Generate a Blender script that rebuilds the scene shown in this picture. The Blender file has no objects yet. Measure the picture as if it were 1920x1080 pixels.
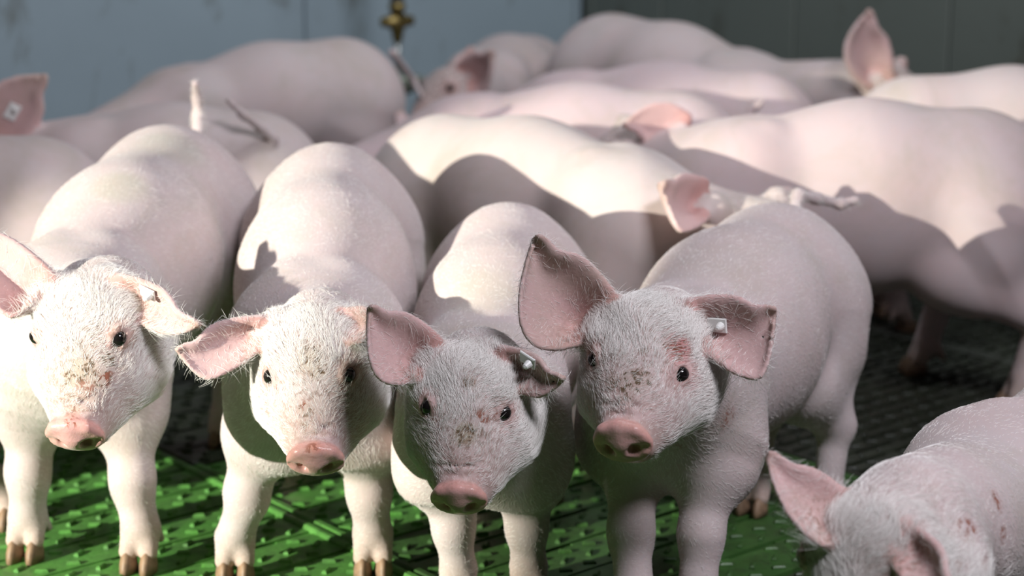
import bpy, math, random
import numpy as np
from mathutils import Vector, Matrix

random.seed(7)
RNG = np.random.default_rng(7)
scene = bpy.context.scene
COL = scene.collection

# ------------------------------------------------------------------ camera
FPX = 3300.0                                  # focal length in pixels of a 1920 wide frame
PITCH = math.atan(755 / FPX)
CAM_H = 0.8
cam = bpy.data.cameras.new('camera')
cam.sensor_width = 36.0
cam.lens = FPX / 1920 * 36.0
cam.clip_start = 0.05
cam.dof.use_dof = True
cam.dof.focus_distance = 1.76
cam.dof.aperture_fstop = 3.9
cam_o = bpy.data.objects.new('camera', cam)
cam_o.location = (0, 0, CAM_H)
cam_o.rotation_euler = (math.pi / 2 - PITCH, 0, 0)
COL.objects.link(cam_o)
scene.camera = cam_o

# ------------------------------------------------------------------ world, lights, exposure
scene.view_settings.view_transform = 'Standard'
scene.view_settings.look = 'None'
scene.view_settings.gamma = 1.0
scene.view_settings.use_curve_mapping = False
scene.view_settings.exposure = 0.0

world = bpy.data.worlds.new('barn_air')
world.use_nodes = True
scene.world = world
wb = world.node_tree.nodes['Background']
wb.inputs[0].default_value = (0.60, 0.68, 0.80, 1)
wb.inputs[1].default_value = 0.002


def look_at(o, target):
    d = Vector(target) - o.location
    o.rotation_euler = d.to_track_quat('-Z', 'Y').to_euler()


def area(name, loc, target, size, size_y, power, color):
    l = bpy.data.lights.new(name, 'AREA')
    l.shape = 'RECTANGLE'
    l.size, l.size_y, l.energy, l.color = size, size_y, power, color
    o = bpy.data.objects.new(name, l)
    o.location = loc
    look_at(o, target)
    COL.objects.link(o)
    return o


# fluorescent tube above the pen (soft, cool), plus two added, unseen fill lights
area('ceiling_tube', (0.3, 2.8, 2.5), (0.1, 2.7, 0), 1.4, 0.5, 9, (0.88, 0.93, 1.0))
area('front_fill', (1.05, 0.45, 2.35), (0.1, 2.2, 0.3), 0.9, 0.35, 62, (0.93, 0.92, 1.0))  # added fill from the front right, brightens the faces
area('wall_fill', (0.55, 3.3, 2.3), (-0.25, 4.9, 0.5), 1.2, 0.3, 20, (0.90, 0.96, 1.0))  # added fill, brightens the left wall and the back pigs
# the hard warm working lamp, low on the left
lamp = bpy.data.lights.new('work_lamp', 'SPOT')
lamp.energy = 1250
lamp.color = (1.0, 0.985, 0.85)
lamp.spot_size = math.radians(17.5)
lamp.spot_blend = 0.35
lamp.shadow_soft_size = 0.02
LAMP_P = Vector((-2.95, -0.20, 1.06))
lamp_o = bpy.data.objects.new('work_lamp', lamp)
lamp_o.location = LAMP_P
look_at(lamp_o, (-0.45, 2.13, 0.20))
COL.objects.link(lamp_o)

# ------------------------------------------------------------------ helpers
CT, ST = math.cos(PITCH), math.sin(PITCH)


def at(px, py, Z):
    """world point seen at a pixel at a given distance along the view axis"""
    r, d = (px - 960) / FPX * Z, (py - 540) / FPX * Z
    return np.array([r, Z * CT - d * ST, CAM_H - Z * ST - d * CT])


def gp(px, py, h=0.0):
    """world point seen at a pixel at a given height"""
    Z = (CAM_H - h) / (ST + (py - 540) / FPX * CT)
    return at(px, py, Z)


def project(V):
    x, y, z = V[:, 0], V[:, 1], V[:, 2] - CAM_H
    Z = y * CT - z * ST
    d = -(y * ST + z * CT)
    return np.stack([960 + FPX * x / Z, 540 + FPX * d / Z, Z], 1)


def nrm(v):
    v = np.asarray(v, float)
    return v / max(1e-9, np.linalg.norm(v))


def tag(o, label=None, cat=None, group=None, kind=None):
    if label: o['label'] = label
    if cat: o['category'] = cat
    if group: o['group'] = group
    if kind: o['kind'] = kind
    return o


def mesh_obj(name, V, F, mat=None, parent=None, origin=None, smooth=True):
    V = np.asarray(V, float)
    org = np.zeros(3) if origin is None else np.asarray(origin, float)
    me = bpy.data.meshes.new(name)
    me.from_pydata((V - org).tolist(), [], [tuple(f) for f in F])
    me.update()
    if smooth:
        me.polygons.foreach_set('use_smooth', [True] * len(me.polygons))
    o = bpy.data.objects.new(name, me)
    if mat: me.materials.append(mat)
    if parent:
        o.parent = parent
        o.location = Vector(org) - parent.location
    else:
        o.location = org
    COL.objects.link(o)
    return o


class MB:
    """collects boxes and tubes into one mesh"""
    def __init__(self):
        self.v, self.f = [], []

    def box(self, c, s, R=None, bevel=0.0):
        c = np.asarray(c, float)
        n = len(self.v)
        hx, hy, hz = s[0] / 2, s[1] / 2, s[2] / 2
        b = min(bevel, hx * .9, hy * .9, hz * .9)
        ring = lambda z, i: [(-hx + i, -hy + i, z), (hx - i, -hy + i, z), (hx - i, hy - i, z), (-hx + i, hy - i, z)]
        pts = ring(-hz, 0) + (ring(hz - b, 0) + ring(hz, b) if b > 0 else ring(hz, 0))
        for p in pts:
            p = np.array(p)
            if R is not None: p = R @ p
            self.v.append(tuple(p + c))
        L = len(pts) // 4
        self.f.append((n + 3, n + 2, n + 1, n))
        for k in range(L - 1):
            for i in range(4):
                j = (i + 1) % 4
                self.f.append((n + 4 * k + i, n + 4 * k + j, n + 4 * k + 4 + j, n + 4 * k + 4 + i))
        t = n + 4 * (L - 1)
        self.f.append((t, t + 1, t + 2, t + 3))

    def tube(self, pts, rads, seg=14):
        pts = [np.asarray(p, float) for p in pts]
        n = len(self.v)
        for k, p in enumerate(pts):
            d = nrm(pts[min(k + 1, len(pts) - 1)] - pts[max(k - 1, 0)])
            a = nrm(np.cross(d, [0.31, 0.9, 0.2] if abs(d[2]) > .7 else [0, 0, 1]))
            b = np.cross(d, a)
            for i in range(seg):
                t = 2 * math.pi * i / seg
                self.v.append(tuple(p + rads[k] * (a * math.cos(t) + b * math.sin(t))))
        for k in range(len(pts) - 1):
            for i in range(seg):
                j = (i + 1) % seg
                self.f.append((n + k * seg + i, n + k * seg + j, n + (k + 1) * seg + j, n + (k + 1) * seg + i))
        self.f.append(tuple(n + seg - 1 - i for i in range(seg)))
        m = n + (len(pts) - 1) * seg
        self.f.append(tuple(m + i for i in range(seg)))

    def build(self, name, mat, parent=None, origin=None, smooth=False):
        return mesh_obj(name, self.v, self.f, mat, parent, origin, smooth)


# ------------------------------------------------------------------ materials
def new_mat(name):
    m = bpy.data.materials.new(name)
    m.use_nodes = True
    nt = m.node_tree
    return m, nt, nt.nodes['Principled BSDF'], nt.nodes.new, nt.links.new


def noise(nt, scale, detail=4, rough=.55, vec=None, dist=0):
    n = nt.nodes.new('ShaderNodeTexNoise')
    n.inputs['Scale'].default_value = scale
    n.inputs['Detail'].default_value = detail
    n.inputs['Roughness'].default_value = rough
    n.inputs['Distortion'].default_value = dist
    if vec: nt.links.new(vec, n.inputs['Vector'])
    return n.outputs['Fac']


def ramp(nt, fac, a, b, ca=(0, 0, 0, 1), cb=(1, 1, 1, 1)):
    r = nt.nodes.new('ShaderNodeValToRGB')
    r.color_ramp.elements[0].position, r.color_ramp.elements[1].position = a, b
    r.color_ramp.elements[0].color, r.color_ramp.elements[1].color = ca, cb
    nt.links.new(fac, r.inputs[0])
    return r.outputs[0]


def mixc(nt, fac, a, b, mode='MIX'):
    m = nt.nodes.new('ShaderNodeMix')
    m.data_type, m.blend_type = 'RGBA', mode
    for s, v in ((0, fac), (6, a), (7, b)):
        if isinstance(v, (float, int)): m.inputs[s].default_value = v
        elif isinstance(v, tuple): m.inputs[s].default_value = v
        else: nt.links.new(v, m.inputs[s])
    return m.outputs[2]


def mathn(nt, op, a, b):
    m = nt.nodes.new('ShaderNodeMath')
    m.operation = op
    for i, v in enumerate((a, b)):
        if isinstance(v, (float, int)): m.inputs[i].default_value = v
        else: nt.links.new(v, m.inputs[i])
    return m.outputs[0]


def coords(nt):
    return nt.nodes.new('ShaderNodeTexCoord').outputs['Object']


def attr(nt, name):
    a = nt.nodes.new('ShaderNodeAttribute')
    a.attribute_name = name
    return a


def bump(nt, bs, h, strength, dist):
    b = nt.nodes.new('ShaderNodeBump')
    b.inputs['Strength'].default_value = strength
    b.inputs['Distance'].default_value = dist
    nt.links.new(h, b.inputs['Height'])
    nt.links.new(b.outputs[0], bs.inputs['Normal'])


def skin_material():
    m, nt, bs, N, L = new_mat('pig_skin')
    c = coords(nt)
    col = attr(nt, 'skin').outputs['Color']
    mott = ramp(nt, noise(nt, 9, 5, .6, c), .35, .7)
    col = mixc(nt, mathn(nt, 'MULTIPLY', mott, .30), col, (.62, .40, .38, 1))
    grime = ramp(nt, noise(nt, 6, 8, .72, c, .6), .48, .74)
    col = mixc(nt, mathn(nt, 'MULTIPLY', grime, .50), col, (.33, .30, .21, 1))
    fine = ramp(nt, noise(nt, 330, 2, .5, c), .3, .75)
    col = mixc(nt, mathn(nt, 'MULTIPLY', fine, .12), col, (.50, .38, .34, 1))
    # soiling where the pig carries it: small crusts of dung
    sp = ramp(nt, noise(nt, 150, 4, .7, c, .4), .50, .57)
    d = attr(nt, 'dirt').outputs['Fac']
    col = mixc(nt, mathn(nt, 'MULTIPLY', d, .30), col, (.26, .22, .12, 1))
    col = mixc(nt, mathn(nt, 'MULTIPLY', sp, mathn(nt, 'MINIMUM', mathn(nt, 'MULTIPLY', d, 1.3), 1.0)), col, (.09, .075, .04, 1))
    sc = ramp(nt, noise(nt, 150, 3, .6, c, .8), .47, .55)
    w = attr(nt, 'scab').outputs['Fac']
    col = mixc(nt, mathn(nt, 'MULTIPLY', sc, mathn(nt, 'MINIMUM', mathn(nt, 'MULTIPLY', w, 1.3), 1.0)), col, (.27, .095, .06, 1))
    L(col, bs.inputs['Base Color'])
    bs.inputs['Roughness'].default_value = .52
    wet = attr(nt, 'wet').outputs['Fac']
    rg = nt.nodes.new('ShaderNodeMapRange')
    rg.inputs['To Min'].default_value = .72
    rg.inputs['To Max'].default_value = .27
    L(wet, rg.inputs['Value'])
    L(rg.outputs[0], bs.inputs['Roughness'])
    bs.inputs['Subsurface Weight'].default_value = .12
    bs.inputs['Subsurface Radius'].default_value = (1.0, .35, .2)
    bs.inputs['Subsurface Scale'].default_value = .006
    bs.inputs['Sheen Weight'].default_value = .12
    bs.inputs['Sheen Roughness'].default_value = .5
    bs.inputs['Sheen Tint'].default_value = (1, 1, 1, 1)
    bs.inputs['Specular IOR Level'].default_value = .25
    mp = nt.nodes.new('ShaderNodeMapping')
    mp.inputs['Scale'].default_value = (1, .45, 1)
    L(c, mp.inputs[0])
    bump(nt, bs, noise(nt, 260, 3, .6, mp.outputs[0]), .35, .0012)
    return m


def plain(name, color, rough=.5, metal=0.0, var=.2, scale=60, spec=.5):
    m, nt, bs, N, L = new_mat(name)
    c = coords(nt)
    f = ramp(nt, noise(nt, scale, 4, .6, c), .3, .7)
    dark = tuple(x * (1 - var) for x in color[:3]) + (1,)
    L(mixc(nt, f, tuple(color[:3]) + (1,), dark), bs.inputs['Base Color'])
    bs.inputs['Roughness'].default_value = rough
    bs.inputs['Metallic'].default_value = metal
    bs.inputs['Specular IOR Level'].default_value = spec
    return m


M_SKIN = skin_material()
M_EYE = plain('wet_dark_eye', (.012, .010, .010), .06, var=.3)
M_HOOF = plain('horn', (.33, .21, .13), .55, var=.6, scale=70)
M_TAG = plain('white_tag_plastic', (.80, .80, .78), .35, var=.06)
M_STEEL = plain('galvanised_steel', (.42, .43, .42), .42, .8, .25, 40)
M_BRASS = plain('tarnished_brass', (.36, .27, .10), .45, .8, .4, 60)
M_PVC = plain('grey_pvc_pipe', (.20, .21, .22), .5, var=.3)
M_BOWL = plain('old_green_plastic', (.34, .38, .30), .5, var=.25)
M_PIT = plain('slurry_pit', (.010, .009, .008), .8)


def hair_material():
    m, nt, bs, N, L = new_mat('white_bristle')
    bs.inputs['Base Color'].default_value = (.93, .90, .87, 1)
    bs.inputs['Roughness'].default_value = .45
    bs.inputs['Specular IOR Level'].default_value = .4
    return m


M_HAIR = hair_material()


def floor_material(name, ca, cb, cg):
    m, nt, bs, N, L = new_mat(name)
    c = coords(nt)
    a = ramp(nt, noise(nt, 14, 6, .65, c, .3), .3, .75, ca, cb)
    g = ramp(nt, noise(nt, 30, 8, .75, c, .5), .45, .66)
    col = mixc(nt, mathn(nt, 'MULTIPLY', g, .6), a, cg)
    L(col, bs.inputs['Base Color'])
    L(ramp(nt, noise(nt, 40, 4, .6, c), .3, .7, (.34, .34, .34, 1), (.6, .6, .6, 1)), bs.inputs['Roughness'])
    bump(nt, bs, noise(nt, 170, 4, .6, c), .5, .0015)
    return m


def wall_material(name, base, stain, dark):
    m, nt, bs, N, L = new_mat(name)
    c = coords(nt)
    v = ramp(nt, noise(nt, 3.2, 5, .6, c), .3, .75)
    col = mixc(nt, mathn(nt, 'MULTIPLY', v, .35), base, dark)
    mp = nt.nodes.new('ShaderNodeMapping')
    mp.inputs['Scale'].default_value = (1, 1, .35)
    L(c, mp.inputs[0])
    s = ramp(nt, noise(nt, 11, 7, .7, mp.outputs[0], .4), .57, .74)
    sep = nt.nodes.new('ShaderNodeSeparateXYZ')
    L(c, sep.inputs[0])
    low = nt.nodes.new('ShaderNodeMapRange')          # splashes get denser towards the floor
    low.inputs['From Min'].default_value = .75
    low.inputs['From Max'].default_value = .25
    L(sep.outputs[2], low.inputs['Value'])
    col = mixc(nt, mathn(nt, 'MULTIPLY', s, low.outputs[0]), col, stain)
    L(col, bs.inputs['Base Color'])
    bs.inputs['Roughness'].default_value = .55
    bump(nt, bs, noise(nt, 40, 4, .6, c), .15, .002)
    return m


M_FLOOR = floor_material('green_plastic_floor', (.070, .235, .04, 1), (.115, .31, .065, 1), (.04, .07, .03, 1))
M_FLOOR4 = floor_material('dim_green_plastic_floor', (.035, .10, .022, 1), (.055, .14, .032, 1), (.02, .025, .013, 1))  # darker copy of the green floor, weak light painted into the colour
M_FLOOR3 = floor_material('shaded_green_plastic_floor', (.022, .034, .015, 1), (.035, .055, .022, 1), (.014, .014, .009, 1))  # same green floor with deep shade painted into the colour
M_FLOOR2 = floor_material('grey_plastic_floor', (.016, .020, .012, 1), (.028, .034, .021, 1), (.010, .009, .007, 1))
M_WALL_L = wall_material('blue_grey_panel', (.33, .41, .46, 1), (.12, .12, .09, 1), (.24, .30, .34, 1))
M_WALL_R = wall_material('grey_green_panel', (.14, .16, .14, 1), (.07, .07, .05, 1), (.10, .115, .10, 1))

# ------------------------------------------------------------------ floor and walls
GA = math.radians(40)
AX = np.array([math.cos(GA), math.sin(GA), 0])           # along the slots and the left wall
BX = np.array([math.sin(GA), -math.cos(GA), 0])          # along the seams and the right wall
RF = np.stack([AX, BX * -1, [0, 0, 1]], 1)               # local x = AX, local y = -BX
CORNER = at(1092, 60, 5.35)
CORNER[2] = 0.0


def panel_mesh(name, PL, PW, step, slot_w, slot_l, gap_l, seed, mat=None):
    """one plastic floor panel: bars with slots between them, a raised lip and gripping nubs"""
    mb = MB()
    rng = random.Random(seed)
    g = .0015
    T = .02
    # lips at both short ends and thin long edges
    lip = .013
    for sx in (0, 1):
        mb.box((g + lip / 2 if sx == 0 else PL - g - lip / 2, PW / 2, -T / 2 + .0025), (lip, PW - 2 * g, T + .005), None, .003)
    y = g
    n = int((PW - 2 * g) // step)
    step = (PW - 2 * g) / n
    for r in range(n):
        y0 = g + r * step
        bw = step - slot_w
        mb.box((PL / 2, y0 + bw / 2, -T / 2), (PL - 2 * g - 2 * lip, bw, T))
        # bridges between the slots
        x = g + lip - ((r % 2) * (slot_l + gap_l) / 2)
        while x < PL - g - lip:
            x0, x1 = max(x, g + lip), min(x + gap_l, PL - g - lip)
            if x1 > x0 + .002:
                mb.box(((x0 + x1) / 2, y0 + bw + slot_w / 2, -T / 2 - .001), (x1 - x0, slot_w, T - .002))
            x += slot_l + gap_l
        # nubs
        rows = max(1, int(bw // .022))
        for q in range(rows):
            yy = y0 + bw * (q + .5) / rows
            x = g + lip + .012 + (.02 if (r + q) % 2 else 0)
            while x < PL - lip - .015:
                ang = .6 if (r + q) % 2 else -.6
                if rng.random() < .93:
                    Rz = np.array([[math.cos(ang), -math.sin(ang), 0], [math.sin(ang), math.cos(ang), 0], [0, 0, 1]])
                    mb.box((x + rng.uniform(-.002, .002), yy, .0016), (.016, .006, .0052), Rz, .0018)
                x += .04
    me = bpy.data.meshes.new(name)
    me.from_pydata(mb.v, [], mb.f)
    me.materials.append(mat or M_FLOOR)
    return me


def build_floor():
    root = mesh_obj('floor', [(-3, -1, -.35), (5, -1, -.35), (5, 8, -.35), (-3, 8, -.35)], [(0, 1, 2, 3)], M_PIT, smooth=False)
    root['kind'] = 'structure'
    PL, PW = .68, .40
    closed = panel_mesh('floor_panel', PL, PW, .0665, .009, .085, .115, 1)
    dim = panel_mesh('floor_panel', PL, PW, .0665, .009, .085, .115, 1, M_FLOOR4)
    shaded = panel_mesh('floor_panel', PL, PW, .0665, .009, .085, .115, 1, M_FLOOR3)
    slotted = panel_mesh('floor_panel', PL, PW, .0285, .011, .085, .022, 2, M_FLOOR2)
    o0 = gp(360, 875)                                   # a seam runs through here
    o0[2] = 0
    n = 0
    for i in range(-5, 6):
        for j in range(-7, 9):
            p = o0 + AX * PL * i + (-BX) * PW * j
            ctr = p + AX * PL / 2 - BX * PW / 2
            rel = ctr - CORNER
            if rel @ BX < -.1 or rel @ AX > .1 and False: continue
            if ctr[1] < .9 or ctr[1] > 5.9 or abs(ctr[0]) > 2.1: continue
            if (ctr - CORNER) @ (-BX) > .12 or (ctr - CORNER) @ AX > .2: continue
            o = bpy.data.objects.new('floor_panel', slotted if i >= 1 else (shaded if ctr[0] > .30 or ctr[1] > 2.5 else (dim if ctr[0] > .12 else closed)))  # darkened copies go on panels that get little light
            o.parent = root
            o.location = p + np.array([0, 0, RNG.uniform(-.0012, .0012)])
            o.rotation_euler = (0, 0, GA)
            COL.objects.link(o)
            n += 1
    return root


def wall(name, start, direction, length, normal_in, mat, seams, height=1.15):
    """pen wall: hollow plastic boards side by side with recessed joints"""
    R = np.stack([direction, np.array([0, 0, 1.0]), normal_in], 1)
    mb = MB()
    c = start + direction * length / 2 - normal_in * .035 + np.array([0, 0, height / 2])
    mb.box(c, (length, height, .03), R)
    root = mb.build(name, mat, origin=c)
    root['kind'] = 'structure'
    for a, b in zip(seams[:-1], seams[1:]):
        w = b - a - .006
        q = MB()
        cc = start + direction * ((a + b) / 2) - normal_in * .011 + np.array([0, 0, height / 2 + .004])
        q.box((0, 0, 0), (w, height, .02), R, .003)
        o = mesh_obj('wall_panel', np.array(q.v) + cc, q.f, mat, root, cc, False)
    # steel capping rail
    q = MB()
    cc = start + direction * length / 2 - normal_in * .02 + np.array([0, 0, height + .02])
    q.box(cc, (length, .035, .06), R, .006)
    q.build('top_rail', M_STEEL, root, cc)
    return root


build_floor()
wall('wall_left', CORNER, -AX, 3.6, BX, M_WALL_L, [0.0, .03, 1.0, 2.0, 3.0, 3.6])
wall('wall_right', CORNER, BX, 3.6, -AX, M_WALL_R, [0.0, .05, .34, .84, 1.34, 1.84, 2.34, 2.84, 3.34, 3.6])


# ------------------------------------------------------------------ distance fields -> continuous bodies
def smin(a, b, k):
    h = np.maximum(k - np.abs(a - b), 0.0) / k
    return np.minimum(a, b) - h * h * k * .25


class RC:
    """round cone from a to b, squashed along axis u by factor s"""
    def __init__(self, a, b, ra, rb, k=.03, u=None, s=1.0, sub=False):
        self.a, self.b = np.asarray(a, float), np.asarray(b, float)
        self.ra, self.rb, self.k, self.u, self.s, self.sub = ra, rb, k, None if u is None else nrm(u), s, sub
        self.c = (self.a + self.b) / 2
        self.R = np.linalg.norm(self.a - self.b) / 2 + max(ra, rb) * max(1, s)

    def __call__(self, P):
        a, b = self.a, self.b
        Q = P - a
        ba = b - a
        if self.u is not None:
            f = (1 / self.s - 1)
            Q = Q + (Q @ self.u)[:, None] * self.u * f
            ba = ba + (ba @ self.u) * self.u * f
        l2 = max(1e-9, ba @ ba)
        t = np.clip(Q @ ba / l2, 0, 1)
        D = Q - t[:, None] * ba
        d = np.sqrt((D * D).sum(1)) - (self.ra + (self.rb - self.ra) * t)
        return d * min(1.0, self.s)


class EL:
    """ellipsoid with axes (rows of A) and radii r"""
    def __init__(self, c, r, A=np.eye(3), k=.03, sub=False, p=2.0):
        self.c, self.r, self.A, self.k, self.sub = np.asarray(c, float), np.asarray(r, float), np.asarray(A, float), k, sub
        self.R = max(r)

    def __call__(self, P):
        q = (P - self.c) @ self.A.T
        k0 = np.sqrt(((q / self.r) ** 2).sum(1)) + 1e-9
        k1 = np.sqrt(((q / self.r ** 2) ** 2).sum(1)) + 1e-9
        return k0 * (k0 - 1) / k1


class DISC:
    """rounded elliptical disc: axes rows (x, y normal, z)"""
    def __init__(self, c, rx, rz, t, rnd, A, k):
        self.c, self.rx, self.rz, self.t, self.rnd, self.A, self.k, self.sub = np.asarray(c, float), rx, rz, t, rnd, A, k, False
        self.R = max(rx, rz) + t

    def __call__(self, P):
        q = (P - self.c) @ self.A.T
        x, y, z = q[:, 0], q[:, 1], q[:, 2]
        rr = np.sqrt((x / self.rx) ** 2 + (z / self.rz) ** 2) + 1e-9
        dr = (rr - 1) * np.sqrt(x * x + z * z) / rr + self.rnd if False else (rr - 1) * min(self.rx, self.rz) + self.rnd
        dy = np.abs(y) - self.t + self.rnd
        return np.minimum(np.maximum(dr, dy), 0) + np.sqrt(np.maximum(dr, 0) ** 2 + np.maximum(dy, 0) ** 2) - self.rnd


class SHEET:
    """a thin curved sheet given by sample points, normals and half thickness"""
    def __init__(self, P, N, th, r0, k=.006):
        self.P, self.N, self.th, self.r0, self.k, self.sub = P, N, th, r0, k, False
        self.c = P.mean(0)
        self.R = np.linalg.norm(P - self.c, axis=1).max() + .006

    def nearest(self, X):
        out = np.empty(len(X), int)
        P2 = (self.P ** 2).sum(1)
        for s in range(0, len(X), 20000):
            x = X[s:s + 20000]
            out[s:s + 20000] = np.argmin(P2[None] - 2 * x @ self.P.T, 1)
        return out

    def __call__(self, X):
        i = self.nearest(X)
        D = X - self.P[i]
        n = (D * self.N[i]).sum(1)
        t = np.sqrt(np.maximum((D * D).sum(1) - n * n, 0))
        return np.sqrt(np.maximum(t - self.r0, 0) ** 2 + n * n) - self.th[i]


def ear_sheet(base, tip, lobe, facing, h, cup=.30, base_w=.5, roll=.0, curl=0.0, flat=0.0):
    """pig ear: base point (upper root), tip, widest point of the lower edge; `facing` = side the opening shows"""
    base, tip, lobe = (np.asarray(p, float) for p in (base, tip, lobe))
    ax = tip - base
    Lr = np.linalg.norm(ax)
    a = ax / Lr
    t0 = np.clip(((lobe - base) @ a) / Lr, .1, .7)
    w = lobe - (base + a * Lr * t0)
    W = np.linalg.norm(w)
    w = w / W
    n = nrm(np.cross(a, w))
    if n @ facing < 0: n = -n
    nu, nv = max(16, int(Lr / (h * .7))), max(12, int(W / (h * .7)))
    u, v = np.meshgrid(np.linspace(0, 1, nu), np.linspace(0, 1, nv), indexing='ij')
    # lower edge profile: root width, round bulge, then a point
    x1 = np.clip(u / t0, 0, 1)
    x2 = np.clip((u - t0) / (1 - t0), 0, 1)
    prof = np.where(u < t0, base_w + (1 - base_w) * np.sin(np.pi / 2 * x1) ** .9, (1 - x2 ** 2) ** .85 * .97 + .03)
    bow = (np.sin(np.pi * np.clip(u, 0, 1)) * .09 - .07 * np.exp(-((u - .78) / .14) ** 2)) * Lr             # upper edge arches a little
    P = base + a * (u * Lr)[..., None] - w * bow[..., None] + w * (v * (prof * W + bow * .9))[..., None]
    depth = cup * W * np.sin(np.pi * np.clip(v * .92 + .04, 0, 1)) * (1.15 - .85 * u)
    rollv = roll * W * np.exp(-(v / .16) ** 2) * (1 - u * .5)       # rolled upper rim towards the viewer
    P = P - n * depth[..., None] + n * rollv[..., None] + n * (curl * Lr * u ** 2.2)[..., None]
    # ripples along the length
    P = P + n * (.015 * W * np.sin(v * 9 + u * 3))[..., None]
    du = np.gradient(P, axis=0)
    dv = np.gradient(P, axis=1)
    N = np.cross(du, dv)
    N /= np.linalg.norm(N, axis=2)[..., None] + 1e-9
    if (N.reshape(-1, 3) @ n).mean() < 0: N = -N
    th = max(.0022, h * .80) * (1.30 - .3 * u) * (1 + .7 * np.exp(-(v / .09) ** 2) * (1 - .6 * u))
    sh = SHEET(P.reshape(-1, 3), N.reshape(-1, 3), th.reshape(-1), h * .55)
    sh.tip, sh.uv = tip, (u.reshape(-1), v.reshape(-1))
    sh.root = P[0, nv // 2]
    sh.n = n
    sh.grid = P
    return sh


def march(prims, st, dr):
    """first surface point met along a ray, with its normal"""
    def f(P):
        d = np.full(len(P), 1.0)
        for p in prims:
            if np.linalg.norm(P[0] - p.c) > p.R + 1.2: continue
            v = p(P)
            d = -smin(-d, v, p.k) if p.sub else smin(d, v, p.k)
        return d
    t = 0.0
    for _ in range(120):
        d = f((st + dr * t)[None])[0]
        if d < .0003:
            x = st + dr * t
            e = .004
            g = np.array([f((x + np.eye(3)[i] * e)[None])[0] - f((x - np.eye(3)[i] * e)[None])[0] for i in range(3)])
            return x, nrm(g)
        t += d * .7
        if t > 1.5: return None
    return None


def mesh_sdf(prims, h):
    B = 8
    lo = np.min([p.c - p.R for p in prims if not p.sub], axis=0) - 3 * h
    hi = np.max([p.c + p.R for p in prims if not p.sub], axis=0) + 3 * h
    nb = np.ceil((hi - lo) / (B * h)).astype(int)
    gx, gy, gz = np.meshgrid(*[np.arange(n) for n in nb], indexing='ij')
    bi = np.stack([gx.ravel(), gy.ravel(), gz.ravel()], 1)
    bc = lo + (bi + .5) * B * h - h * .5
    half = B * h * .5 * 1.733

    def evaluate(pts, centres, per, band):
        d = np.full(len(pts), 1.0)
        for p in prims:
            dist = np.linalg.norm(centres - p.c, axis=1) - p.R
            m = dist < p.k + band
            if not m.any(): continue
            mm = np.repeat(m, per)
            v = p(pts[mm])
            if p.sub:
                d[mm] = -smin(-d[mm], v, p.k)
            else:
                d[mm] = smin(d[mm], v, p.k)
        return d
    dc = evaluate(bc, bc, 1, .12)
    act = np.abs(dc) < half + .012
    D = np.where(dc < 0, -1.0, 1.0).astype(np.float32).reshape(nb)
    D = np.repeat(np.repeat(np.repeat(D, B, 0), B, 1), B, 2)
    ab = bi[act]
    off = np.stack(np.meshgrid(*[np.arange(B)] * 3, indexing='ij'), -1).reshape(-1, 3)
    CH = 1500
    for s in range(0, len(ab), CH):
        b = ab[s:s + CH]
        idx = (b[:, None, :] * B + off[None]).reshape(-1, 3)
        pts = lo + idx * h
        D[idx[:, 0], idx[:, 1], idx[:, 2]] = evaluate(pts, bc[act][s:s + CH], B ** 3, half)
    # surface nets
    S = D < 0
    a = S[:-1, :-1, :-1]
    cnt = np.zeros(a.shape, np.int8)
    corners = [(i, j, k) for i in (0, 1) for j in (0, 1) for k in (0, 1)]
    nx, ny, nz = S.shape
    for (i, j, k) in corners:
        cnt += S[i:nx - 1 + i, j:ny - 1 + j, k:nz - 1 + k]
    cell = np.argwhere((cnt > 0) & (cnt < 8))
    vals = np.stack([D[cell[:, 0] + i, cell[:, 1] + j, cell[:, 2] + k] for (i, j, k) in corners], 1).astype(float)
    acc = np.zeros((len(cell), 3))
    num = np.zeros(len(cell))
    cc = np.array(corners, float)
    for p in range(8):
        for q in range(p + 1, 8):
            if abs(cc[p] - cc[q]).sum() != 1: continue
            va, vb = vals[:, p], vals[:, q]
            m = (va < 0) != (vb < 0)
            t = np.where(m, va / np.where(m, va - vb, 1), 0)
            acc += np.where(m[:, None], cc[p] + t[:, None] * (cc[q] - cc[p]), 0)
            num += m
    V = lo + (cell + acc / num[:, None]) * h
    imap = np.full((nx - 1, ny - 1, nz - 1), -1, np.int32)
    imap[cell[:, 0], cell[:, 1], cell[:, 2]] = np.arange(len(cell))
    F = []
    for ax in range(3):
        o1, o2 = (ax + 1) % 3, (ax + 2) % 3
        sl0 = [slice(None)] * 3; sl1 = [slice(None)] * 3
        sl0[ax] = slice(0, -1); sl1[ax] = slice(1, None)
        e = np.argwhere(S[tuple(sl0)] != S[tuple(sl1)])
        ok = (e[:, o1] > 0) & (e[:, o2] > 0) & (e[:, o1] < S.shape[o1] - 1) & (e[:, o2] < S.shape[o2] - 1)
        e = e[ok]
        flip = S[e[:, 0], e[:, 1], e[:, 2]]
        def at_(d1, d2):
            q = e.copy()
            q[:, o1] += d1; q[:, o2] += d2
            return imap[q[:, 0], q[:, 1], q[:, 2]]
        quad = np.stack([at_(-1, -1), at_(0, -1), at_(0, 0), at_(-1, 0)], 1)
        quad[~flip] = quad[~flip][:, ::-1]
        F.append(quad)
    F = np.concatenate(F)
    F = F[(F >= 0).all(1)]
    # one light smoothing pass against voxel steps
    for lam in (.45, -.30):
        A = np.zeros_like(V); n = np.zeros(len(V))
        for i in range(4):
            j = (i + 1) % 4
            np.add.at(A, F[:, i], V[F[:, j]]); np.add.at(n, F[:, i], 1)
            np.add.at(A, F[:, j], V[F[:, i]]); np.add.at(n, F[:, j], 1)
        V = V + lam * (A / np.maximum(n, 1)[:, None] - V)
    return V, F


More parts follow.
